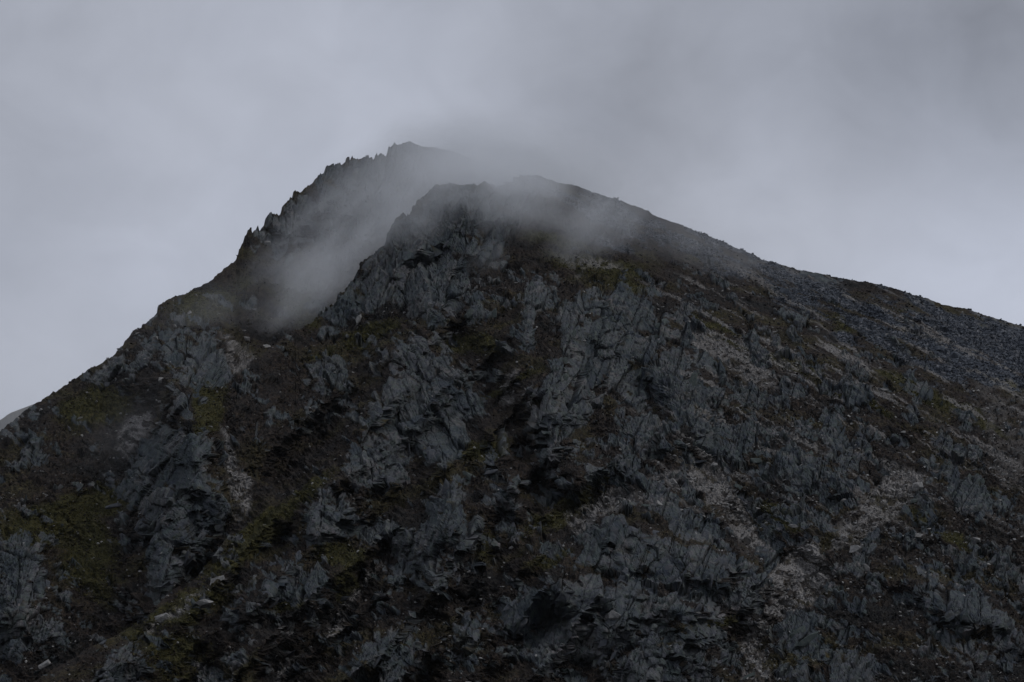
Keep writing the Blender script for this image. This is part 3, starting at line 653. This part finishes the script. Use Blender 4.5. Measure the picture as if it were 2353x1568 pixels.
# loose stones: the 240 largest singly, thousands more as scree
def scatter(nwant, xr, yr, accept, seed):
    r = random.Random(seed); outp = []
    tries = 0
    while len(outp) < nwant and tries < nwant*40:
        tries += 1
        X, Y = r.uniform(*xr), r.uniform(*yr); s = which(X, Y)
        if s is None: continue
        if r.random() < accept(X, Y, *s[2:]): outp.append((X, Y, s))
    return outp
protos = [rock_mesh('stone', 40+k, 1.0, .75, .42, M_pale, .2, 12) for k in range(6)]
zones = [  # X range, Y range, count, label, group
 ((1350,1760),(1080,1290),60,'small pale stone on the stone path above the streaked slab','small stones on the stone path'),
 ((1740,2160),(1080,1340),60,'small pale stone in the upper arms of the stony gully','small stones in the upper gully'),
 ((1700,1920),(1330,1568),40,'small pale stone in the lower mouth of the stony gully','small stones in the gully mouth'),
 ((1980,2350),(1180,1330),40,'small pale stone in the heather right of the gully','small stones in the heather on the lower right'),
 ((30,620),(880,1330),40,'small pale stone on the dark heather of the left slope','small stones on the left slope'),
 ((640,1180),(1200,1560),45,'small pale stone on the grass between the lower crags','small stones between the lower crags')]
sn = 0
for zi, (xr, yr, ct, lab, grp) in enumerate(zones):
    for (X, Y, s) in scatter(ct, xr, yr, lambda X, Y, rk, sc, tl, ii: (0.15+sc)*(1-rk), 60+zi):
        P, Nn = s[0], s[1]; k = pix(P); hs = random.uniform(3.2, 6.8)*k
        o = bpy.data.objects.new('stone', protos[sn % 6]); COL.objects.link(o); sn += 1
        o.location = Vector(P)+Vector(Nn)*hs*.2; o.scale = (hs, hs*random.uniform(.6, 1), hs*random.uniform(.6, 1.2))
        o.rotation_euler = (random.uniform(-.5, .5), random.uniform(-.6, .4), random.uniform(0, 6))
        o['label'] = lab; o['group'] = grp; o['category'] = 'stone'

def merged(name, items, protos_, mat, **props):
    """items: (P, 3x3 matrix with scale) -> one mesh"""
    base = []
    for me in protos_:
        v = np.array([x.co[:] for x in me.vertices]); f = np.array([[t for t in p.vertices] for p in me.polygons if len(p.vertices) == 3]); base.append((v, f))
    VV, FF, off = [], [], 0
    for i, (P, M3) in enumerate(items):
        v, f = base[i % len(base)]
        VV.append(v @ M3.T + P); FF.append(f+off); off += len(v)
    return link(name, mesh_from(name, np.concatenate(VV), np.concatenate(FF), mat=mat), **props)
def rot_items(sc_list, smin, smax, seed, flat=.5, power=2.2):
    r = random.Random(seed); it = []
    for (X, Y, s) in sc_list:
        P, Nn = s[0], s[1]; k = pix(P); h = (smin+(smax-smin)*r.random()**power)*k
        from mathutils import Euler
        M3 = np.array(Euler((r.uniform(-.6, .6), r.uniform(-.7, .5), r.uniform(0, 6))).to_matrix()) @ np.diag((h, h*r.uniform(.6, 1), h*r.uniform(.5, 1.2)))
        it.append((np.array(P)+np.array(Nn)*h*.2, M3))
    return it
pr = [rock_mesh('pebble', 200+k, 1, .75, .45, None, .2, 9) for k in range(8)]
s1 = scatter(9000, (-20, 2370), (640, 1590), lambda X, Y, rk, sc, tl, ii: (0.05+1.0*sc+0.10*(X > 1500))*(1-0.8*rk)*(1-tl), 5)
merged('scree', rot_items(s1[:6500], 1.2, 6.5, 6, power=3.0), pr, M_pale, kind='stuff', label='pale loose stones strewn over gullies, paths and heather')
merged('scree', rot_items(s1[6500:], 1.2, 5.0, 8), pr, M_rock, kind='stuff', label='dull grey loose stones strewn over gullies and heather')
s2 = scatter(9000, (1180, 2370), (400, 1000), lambda X, Y, rk, sc, tl, ii: tl, 9)
merged('talus', rot_items(s2, 1.6, 6.0, 10), pr, M_blue, kind='stuff', label='blue grey block field along the right skyline')

M_heath = stone_material('heather', [(.3, (.008, .008, .009)), (.5, (.018, .0145, .0125)), (.7, (.040, .032, .024))], .5)
M_grass = stone_material('grass', [(.3, (.016, .018, .009)), (.5, (.050, .047, .018)), (.7, (.115, .098, .042))], .5)
s4 = scatter(15000, (-20, 2370), (560, 1600), lambda X, Y, rk, sc, tl, ii: (1-rk)*(1-tl)*(1-sc), 15)
merged('heather', rot_items(s4, 1.6, 5.2, 16), pr, M_heath, kind='stuff', label='dark low heather clumps covering the slopes between the crags')
gsel = [t for t in scatter(22000, (-20, 2370), (560, 1600), lambda X, Y, rk, sc, tl, ii: (1-rk)*(1-tl)*(1-sc)*float(samp(gm, np.array([X]), np.array([Y]))[0] > .25), 17)]
merged('grass', rot_items(gsel, 1.2, 3.6, 18), pr, M_grass, kind='stuff', label='olive grass tufts in strips and hollows between the crags')

# slabs and blades standing out of the crags
slabp = {}
for nm, mt in (('rock', M_rock), ('green', M_green)):
    slabp[nm] = [rock_mesh('rock_slab', 300+k, 1.0, .42, .34, mt, .16, 13) for k in range(8)]
def on_crag(X, Y, rk, sc, tl, ii): return 1.0 if (rk > .8 and ii >= 0) else 0.0
s3 = scatter(800, (-20, 2370), (340, 1590), on_crag, 12)
r_ = random.Random(3); small = []
for q, (X, Y, s) in enumerate(s3):
    P, Nn, rk, sc, tl, ii = s; k = pix(P); c = crags[ii]
    big = q < 290
    ln = (r_.uniform(11, 21) if big else r_.uniform(4, 9))*k*c[3]
    ang = math.radians(c[2]+r_.uniform(-12, 12))
    Mb = basis_from(Nn, ang)
    tilt = Matrix.Rotation(r_.uniform(-.35, .35), 4, 'X') @ Matrix.Rotation(r_.uniform(-.25, .25), 4, 'Y')
    scl = (ln, ln*r_.uniform(.7, 1.15), ln*r_.uniform(.3, .55))
    pos = Vector(P) - Vector(Nn)*ln*0.20
    if big:
        o = bpy.data.objects.new('rock_slab', slabp['green' if (X > 1150 and Y < 1180) else 'rock'][q % 8]); COL.objects.link(o)
        o.parent = mountain if c[0] == 'A' else ridge
        o.matrix_local = Matrix.Translation(pos) @ Mb @ tilt @ Matrix.Diagonal((*scl, 1))
    else:
        small.append((np.array(pos), np.array((Mb @ tilt).to_3x3()) @ np.diag(scl), c[0]))
pr2 = [rock_mesh('block', 330+k, 1.0, .42, .34, None, .16, 11) for k in range(8)]
merged('rock_blocks', [(a_, b_) for a_, b_, c_ in small if c_ == 'A'], pr2, M_rock, parent=mountain, kind='stuff')
merged('rock_blocks', [(a_, b_) for a_, b_, c_ in small if c_ == 'B'], pr2, M_rock, parent=ridge, kind='stuff')

# ------------------------------------------------------------------ mist and haze
def mist(X, Y, r, hw, hh, depth, tilt, dens, nscale, thr, label, seed, stretch=(1, 1, 1), soft=1.0, anis=0.0):
    """a bank of cloud: centre seen at survey X,Y, half sizes in metres"""
    import bmesh
    d = ray(X, Y); P = CAM + d/math.hypot(d[0], d[1])*r
    bm = bmesh.new(); bmesh.ops.create_icosphere(bm, subdivisions=3, radius=1.0)
    me = bpy.data.meshes.new('mist'); bm.to_mesh(me); bm.free()
    o = link('mist', me, kind='stuff', label=label)
    az = math.atan2(d[0], d[1])
    o.matrix_world = Matrix.Translation(Vector(P)) @ Matrix.Rotation(-az, 4, 'Z') @ Matrix.Rotation(-math.radians(tilt), 4, 'Y') @ Matrix.Diagonal((hw, depth, hh, 1))
    m = newmat('mist'); T = m.node_tree; Lk = T.links
    o_ = nd(T, 'ShaderNodeOutputMaterial'); v = nd(T, 'ShaderNodeVolumePrincipled')
    v.inputs['Color'].default_value = (.955, .975, 1.0, 1); v.inputs['Anisotropy'].default_value = anis
    Lk.new(v.outputs[0], o_.inputs['Volume'])
    t = nd(T, 'ShaderNodeTexCoord'); ln = nd(T, 'ShaderNodeVectorMath', operation='LENGTH'); Lk.new(t.outputs['Object'], ln.inputs[0])
    f = nd(T, 'ShaderNodeMapRange', interpolation_type='SMOOTHSTEP'); f.inputs['From Min'].default_value = 1.0; f.inputs['From Max'].default_value = 1.0-soft
    Lk.new(ln.outputs['Value'], f.inputs['Value'])
    mp = nd(T, 'ShaderNodeMapping'); mp.inputs['Location'].default_value = (seed*1.7, seed*.9, seed*2.3); mp.inputs['Scale'].default_value = (stretch[0]*hw/100, stretch[1]*depth/100, stretch[2]*hh/100)
    Lk.new(t.outputs['Object'], mp.inputs[0])
    n = nd(T, 'ShaderNodeTexNoise'); n.inputs['Scale'].default_value = nscale; n.inputs['Detail'].default_value = 4; n.inputs['Roughness'].default_value = .55; n.inputs['Distortion'].default_value = .5
    Lk.new(mp.outputs[0], n.inputs[0])
    g = nd(T, 'ShaderNodeMapRange', interpolation_type='SMOOTHSTEP'); g.inputs['From Min'].default_value = thr-.16; g.inputs['From Max'].default_value = thr+.22
    Lk.new(n.outputs[0], g.inputs['Value'])
    a_ = nd(T, 'ShaderNodeMath', operation='MULTIPLY'); Lk.new(f.outputs[0], a_.inputs[0]); Lk.new(g.outputs[0], a_.inputs[1])
    b_ = nd(T, 'ShaderNodeMath', operation='MULTIPLY'); Lk.new(a_.outputs[0], b_.inputs[0]); b_.inputs[1].default_value = dens
    Lk.new(b_.outputs[0], v.inputs['Density'])
    me.materials.append(m)
    return o
mist(810, 545, 1185, 125, 52, 62, 46, 0.023, 4.2, .47, 'thick bank of mist filling the hollow behind the front crest', 1, (.40, 1, 1.3))
mist(690, 690, 1080, 52, 24, 50, 48, 0.022, 4.2, .45, 'tail of the mist bank low in the hollow, against the front crest', 11, (.45, 1, 1.2))
mist(960, 420, 1340, 90, 45, 90, 20, 0.013, 3.0, .43, 'mist drifting below the summit', 2)
mist(1165, 375, 1350, 120, 32, 90, -10, 0.050, 2.8, .36, 'cloud cap hiding the ridge right of the summit', 3)
mist(1390, 500, 1005, 56, 24, 34, 44, 0.028, 4.0, .44, 'wisp of cloud trailing down the slope on the right', 4, (.40, 1, 1.3))
mist(1230, 480, 1045, 100, 38, 40, -14, 0.016, 3.6, .45, 'thin veil over the top of the front buttress', 5)
mist(1150, 405, 1080, 74, 20, 46, -4, 0.045, 3.0, .38, 'mist spilling over the crest where the front buttress meets the summit ridge', 12)
mist(1040, 510, 1025, 95, 50, 30, 25, 0.028, 3.2, .44, 'thin veil across the upper buttress', 13)
mist(1090, 625, 975, 30, 13, 18, 45, 0.020, 5.0, .44, 'small puff of mist on the upper buttress', 6)
mist(500, 710, 1030, 60, 22, 28, 30, 0.008, 4.0, .45, 'thin mist over the grass high on the left', 7)
mist(300, 985, 830, 40, 26, 20, 50, 0.0035, 4.5, .42, 'faint mist over the grey scree patch on the left', 8)
mist(60, 960, 2200, 330, 130, 500, 20, 0.0010, 1.0, .2, 'mist in front of the far hill on the left', 9)
mist(1620, 560, 1070, 100, 24, 40, -24, 0.010, 3.6, .46, 'faint mist along the right skyline', 10)

import bmesh
bm = bmesh.new(); bmesh.ops.create_cube(bm, size=1.0); me = bpy.data.meshes.new('haze'); bm.to_mesh(me); bm.free()
hz = link('haze', me, kind='stuff', label='thin even blue haze over the whole valley')
hz.location = (0, 1500, 400); hz.scale = (9000, 9000, 920+80)
m = newmat('haze'); o_ = nd(m.node_tree, 'ShaderNodeOutputMaterial'); v = nd(m.node_tree, 'ShaderNodeVolumePrincipled')
v.inputs['Color'].default_value = (.86, .92, 1, 1); v.inputs['Density'].default_value = 0.9e-5
m.node_tree.links.new(v.outputs[0], o_.inputs['Volume']); me.materials.append(m)
